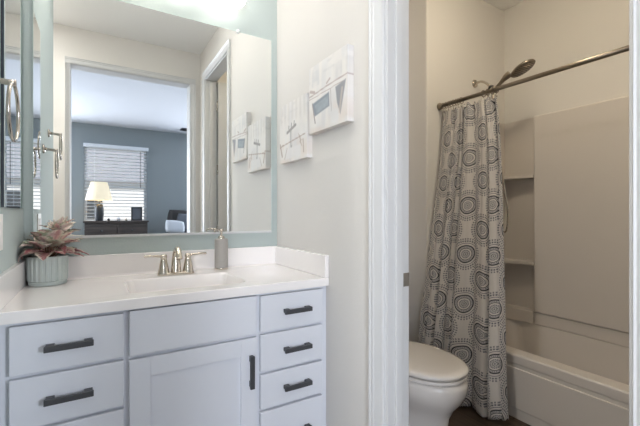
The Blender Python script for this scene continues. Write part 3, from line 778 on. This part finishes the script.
# ------------------------------------------------------------------ toilet
tx, tyf, tyb = 1.42, 1.115, 1.930
to = thing('toilet', (tx, 1.5, 0), 'white elongated toilet with its lid closed, beside the shower curtain', 'toilet')
def egg(yf, yb, hw, z, n=44, off=0, power=1.0):
    L = yb-yf; pts = []
    for i in range(n):
        a = 2*pi*i/n; c, s = cos(a), sin(a)
        y = (yf+yb)/2+.0-L/2*c                  # a=0 is the front tip
        yy = (y-yf)/L
        k = 1.0 if c > 0 else 1.0
        wdt = hw*(abs(s)**(.92 if c > 0 else .72))*(1 if s >= 0 else -1)
        pts.append((tx+wdt, y, z))
    return pts
SZ = .425
link('bowl', loft([egg(1.185, 1.76, .122, .001), egg(1.185, 1.76, .122, .03), egg(1.195, 1.74, .114, .09), egg(1.185, 1.73, .118, .16), egg(1.160, 1.72, .138, .21), egg(1.122, 1.71, .168, .255), egg(1.102, 1.70, .186, .30), egg(1.100, 1.70, .190, .335), egg(1.104, 1.70, .187, .352), egg(1.118, 1.70, .176, .362)]), M['porc'], to, smooth=True)
link('seat', loft([egg(1.113, 1.60, .183, .3635), egg(1.106, 1.60, .189, .368), egg(1.106, 1.60, .189, .380), egg(1.113, 1.60, .183, .384)]), M['porc'], to, smooth=False, bev=.002)
link('lid', loft([egg(1.112, 1.61, .184, .3875), egg(1.103, 1.61, .191, .391), egg(1.103, 1.61, .191, .404), egg(1.112, 1.605, .184, .411), egg(1.14, 1.58, .158, .415), egg(1.22, 1.50, .09, .418)]), M['porc'], to, smooth=True)
bm = nb(); box(bm, tx-.10, tx+.10, 1.60, 1.93, .26, .362)
link('bowl_deck', bm, M['porc'], to, bev=.02, seg=4)
bm = loft([rrect(tx, 1.825, .205, .090, .03, .3625), rrect(tx, 1.825, .222, .10, .035, .72)])
link('tank', bm, M['porc'], to, bev=.008, seg=3)
link('tank_lid', loft([rrect(tx, 1.825, .232, .110, .03, .7205), rrect(tx, 1.825, .232, .110, .03, .75), rrect(tx, 1.825, .222, .10, .03, .758)]), M['porc'], to, bev=.004)
for s in (-1, 1):
    link('lid_hinge', bx(tx+s*.07-.02, tx+s*.07+.02, 1.60, 1.64, .3625, .394), M['porc'], to, bev=.006, seg=3)
link('flush_lever', tube([(tx-.20+.04, 1.725, .67), (tx-.16, 1.708, .67), (tx-.09, 1.704, .665)], .006, 10), M['nickel'], to, smooth=True)

# ------------------------------------------------------------------ bedroom seen in the mirror
# blinds
bl = thing('window_blinds', (.31, -3.86, WZ1), 'white horizontal window blinds in the slate-blue bedroom', 'blinds')
bm = nb(); pitch = .060; n = int((WZ1-.07-WZ0-.03)/pitch)
for k in range(n):
    z = WZ1-.085-k*pitch; a = radians(9); w2 = .030
    dy, dz = w2*cos(a), w2*sin(a)
    P = [(-dy, -dz), (dy, dz)]
    v = []
    for (xx) in (WX0+.012, WX1-.012):
        for (yy, zz) in ((-dy, -dz-.0015), (dy, dz-.0015), (dy, dz+.0015), (-dy, -dz+.0015)): v.append(bm.verts.new((xx, -3.845+yy, z+zz)))
    for f in ((0, 1, 2, 3), (4, 7, 6, 5), (0, 4, 5, 1), (1, 5, 6, 2), (2, 6, 7, 3), (3, 7, 4, 0)): bm.faces.new([v[i] for i in f])
link('slats', bm, M['blind'], bl)
link('head_rail', bx(WX0-.01, WX1+.02, -3.899, -3.81, WZ1-.045, WZ1+.02), M['blind'], bl, bev=.004)
link('bottom_rail', bx(WX0+.01, WX1-.01, -3.87, -3.82, WZ0+.025, WZ0+.045), M['blind'], bl, bev=.004)
bm = nb()
for xx in (WX0+.16, WX1-.16): box(bm, xx-.0015, xx+.0015, -3.812, -3.810, WZ0+.03, WZ1-.06)
link('ladder_cord', bm, M['blind'], bl)
link('tilt_wand', tube([(WX1-.12, -3.79, WZ1-.07), (WX1-.12, -3.785, WZ1-.75)], .005, 8), M['gun'], bl, smooth=True)

# dresser
DT = Z(-.135)
dx0, dx1, dy0, dy1 = -.20, .79, -3.76, -3.32
dre = thing('dresser', (.31, -3.5, 0), 'dark brown wooden dresser under the bedroom window', 'dresser')
link('carcass', bx(dx0+.02, dx1-.02, dy0+.01, dy1-.005, .08, DT-.03), M['dresser'], dre, bev=.004)
link('dresser_top', bx(dx0, dx1, dy0, dy1+.015, DT-.03, DT), M['dresser'], dre, bev=.004)
for xx in (dx0+.02, dx1-.09):
    for yy in (dy0+.01, dy1-.08): link('foot', bx(xx, xx+.07, yy, yy+.07, 0, .08), M['dresser'], dre)
for r in range(4):
    for c in range(2):
        xa = dx0+.04+c*.465; za = .11+r*.213
        dd = link('drawer', bx(xa, xa+.445, dy1-.006, dy1+.012, za, za+.198), M['dresser'], dre, bev=.005); origin_to(dd, (0, 0, 0)); dd.location = (0, 0, 0)
        k = lathe([(0, 0), (.010, 0), (.010, .012), (.016, .02), (0, .024)], (xa+.222, dy1+.012, za+.1), 14, 'y', cap=False)
        link('knob', k, M['gun'], dd, smooth=True)
# lamp
lx, ly = .03, -3.50
lm = thing('table_lamp', (lx, ly, DT), 'table lamp with a cream shade and dark base on the dresser', 'lamp')
link('lamp_base', lathe([(0, .0005), (.055, .0005), (.058, .01), (.062, .03), (.070, .12), (.068, .20), (.058, .27), (.030, .285), (.012, .29), (0, .29)], (lx, ly, DT), 28, cap=False), M['lampbase'], lm, smooth=True)
link('lamp_neck', tube([(lx, ly, DT+.285), (lx, ly, DT+.40)], .007, 10), M['nickel'], lm, smooth=True)
bm = nb(); tube([(lx-.055, ly, DT+.31), (lx, ly, DT+.33), (lx+.055, ly, DT+.31)], .004, 8, bm=bm)
link('crossbar', bm, M['nickel'], lm, smooth=True)
link('lamp_shade', lathe([(.205, .355), (.125, .665), (.122, .665), (.202, .355)], (lx, ly, DT), 40, cap=False), M['lampshade'], lm, smooth=True)
l = bpy.data.lights.new('lamp_light', 'POINT'); l.energy = 2.2; l.color = (1, .78, .5); l.shadow_soft_size = .05
lo = bpy.data.objects.new('lamp_light', l); lo.location = (lx, ly, DT+.5); C.objects.link(lo)
# frame and ornaments on the dresser
pf_ = thing('photo_frame', (.60, -3.5, DT), 'small dark photo frame standing on the dresser', 'photo frame')
def tilt(o_bm, c, ang):
    for v in o_bm.verts:
        q = v.co-Vector(c); v.co = Vector(c)+Matrix.Rotation(ang, 3, 'X')@q
    return o_bm
bm = nb()
for a in ((.52, .545, 0, .24), (.675, .70, 0, .24), (.545, .675, 0, .025), (.545, .675, .215, .24)): box(bm, a[0], a[1], -3.51, -3.49, DT+.001+a[2], DT+.001+a[3])
link('frame', bm, M['lampbase'], pf_, bev=.002)
link('picture', bx(.545, .675, -3.507, -3.497, DT+.026, DT+.216), M['pillowgrey'], pf_)
link('easel_back', tilt(bx(.59, .63, -3.53, -3.525, DT+.004, DT+.16), (.61, -3.51, DT+.16), radians(-14)), M['headboard'], pf_)
for (ox, r, lab, mt_) in ((.17, .022, 'small round dark ornament on the dresser beside the lamp', 'lampbase'), (.32, .030, 'small pale bowl-shaped ornament at the middle of the dresser', 'pillow'), (.44, .020, 'small metal ornament on the dresser beside the photo frame', 'nickel')):
    b = link('ornament', lathe([(0, .0005), (r*.6, .0005), (r*.7, .004), (r, r*.8), (r*.9, r*1.4), (r*.4, r*1.9), (0, r*1.95)], (ox, -3.42, DT), 20, cap=False), M[mt_], smooth=True)
    origin_to(b, (ox, -3.42, DT)); tag(b, lab, 'ornament')

# bed along the right side of the bedroom
bed = thing('bed', (2.3, -3.0, 0), 'bed with dark frame and dark quilt in the mirror at lower right', 'bed')
link('mattress', bx(1.00, 2.9, -3.60, -2.0, .35, .765), M['bedding'], bed, bev=.05, seg=4)
link('bed_frame', bx(.97, 2.93, -3.63, -1.97, .0, .345), M['headboard'], bed, bev=.01)
def pillow(name, c, s, rot, m):
    bm = nb(); bmesh.ops.create_grid(bm, x_segments=16, y_segments=16, size=1)
    vs = list(bm.verts); 
    for v in vs:
        x, y = v.co.x, v.co.y; h = ((1-x**4)*(1-y**4))**.5; v.co = Vector((x*s[0]*(1-.08*y*y), y*s[1]*(1-.08*x*x), h*s[2]))
    g = bmesh.ops.duplicate(bm, geom=bm.verts[:]+bm.edges[:]+bm.faces[:])
    for v in [e for e in g['geom'] if isinstance(e, bmesh.types.BMVert)]: v.co.z *= -1
    bmesh.ops.remove_doubles(bm, verts=bm.verts, dist=.0005)
    o = link(name, bm, m, smooth=True); o.location = c; o.rotation_euler = rot; return o
tag(pillow('pillow', (1.17, -2.95, .905), (.165, .125, .055), (radians(64), radians(-8), radians(174)), M['pillow']), 'white pillow propped on the bed', 'pillow')
tag(pillow('pillow', (1.42, -3.14, .955), (.20, .175, .055), (radians(76), radians(-10), radians(180)), M['pillowgrey']), 'dark grey pillow propped behind the white one', 'pillow')
tag(pillow('pillow', (1.42, -3.36, 1.00), (.32, .20, .06), (radians(80), radians(-6), radians(180)), M['headboard']), 'black pillow standing tallest at the back of the bed', 'pillow')
# ceiling vent in the bedroom
cv = thing('ceiling_vent', (1.50, -3.45, CEIL), 'dark slotted air vent in the bedroom ceiling', 'vent')
link('vent_frame', bx(1.36, 1.64, -3.58, -3.36, CEIL-.012, CEIL-.0003), M['gun'], cv, bev=.002)
bm = nb()
for k in range(7): box(bm, 1.38, 1.62, -3.56+.027*k, -3.545+.027*k, CEIL-.018, CEIL-.012)
link('vent_slats', bm, M['black'], cv)
# ceiling lights added out of view to brighten the rooms
def downlight(name, x, y, lab):
    t = thing(name, (x, y, CEIL), lab, 'downlight')
    link('trim_ring', lathe([(.095, -.0003), (.098, -.004), (.085, -.008), (.082, -.004), (.082, -.0003)], (x, y, CEIL), 32, cap=False), M['trim'], t, smooth=True)
    link('lens', lathe([(0, -.0005), (.082, -.0005), (.082, -.003), (0, -.003)], (x, y, CEIL), 32, cap=False), M['plate'], t)
gx, gy = .25, 1.36
fl = thing('added_globe_light', (gx, gy, CEIL), 'unseen opal globe light added above the vanity counter', 'ceiling light')  # added to brighten the bathroom ceiling in the mirror
link('canopy', lathe([(0, -.0003), (.065, -.0003), (.065, -.012), (.05, -.022), (0, -.024)], (gx, gy, CEIL), 32, cap=False), M['nickel'], fl, smooth=True)
link('stem', lathe([(.009, -.02), (.009, -.10)], (gx, gy, CEIL), 14), M['nickel'], fl, smooth=True)
link('globe', lathe([(.02, -.096), (.065, -.104), (.105, -.130), (.118, -.165), (.105, -.200), (.065, -.228), (.02, -.238), (0, -.239)], (gx, gy, CEIL), 40, cap=True), M['dome'], fl, smooth=True)
fl = thing('added_flush_light', (1.70, .95, CEIL), 'unseen round flush light added in the toilet room', 'ceiling light')  # added to brighten the toilet room's upper walls
link('light_base', lathe([(0, -.0003), (.14, -.0003), (.14, -.022), (0, -.022)], (1.70, .95, CEIL), 40, cap=False), M['nickel'], fl, smooth=False, bev=.002)
link('dome_glass', lathe([(.128, -.0222), (.130, -.045), (.118, -.075), (.085, -.100), (.04, -.112), (0, -.114)], (1.70, .95, CEIL), 40, cap=False), M['warmdome'], fl, smooth=True)
downlight('added_downlight', -1.0, .4, 'downlight added in the passage behind the left wall, housing the fill light')  # housing added for the passage fill light
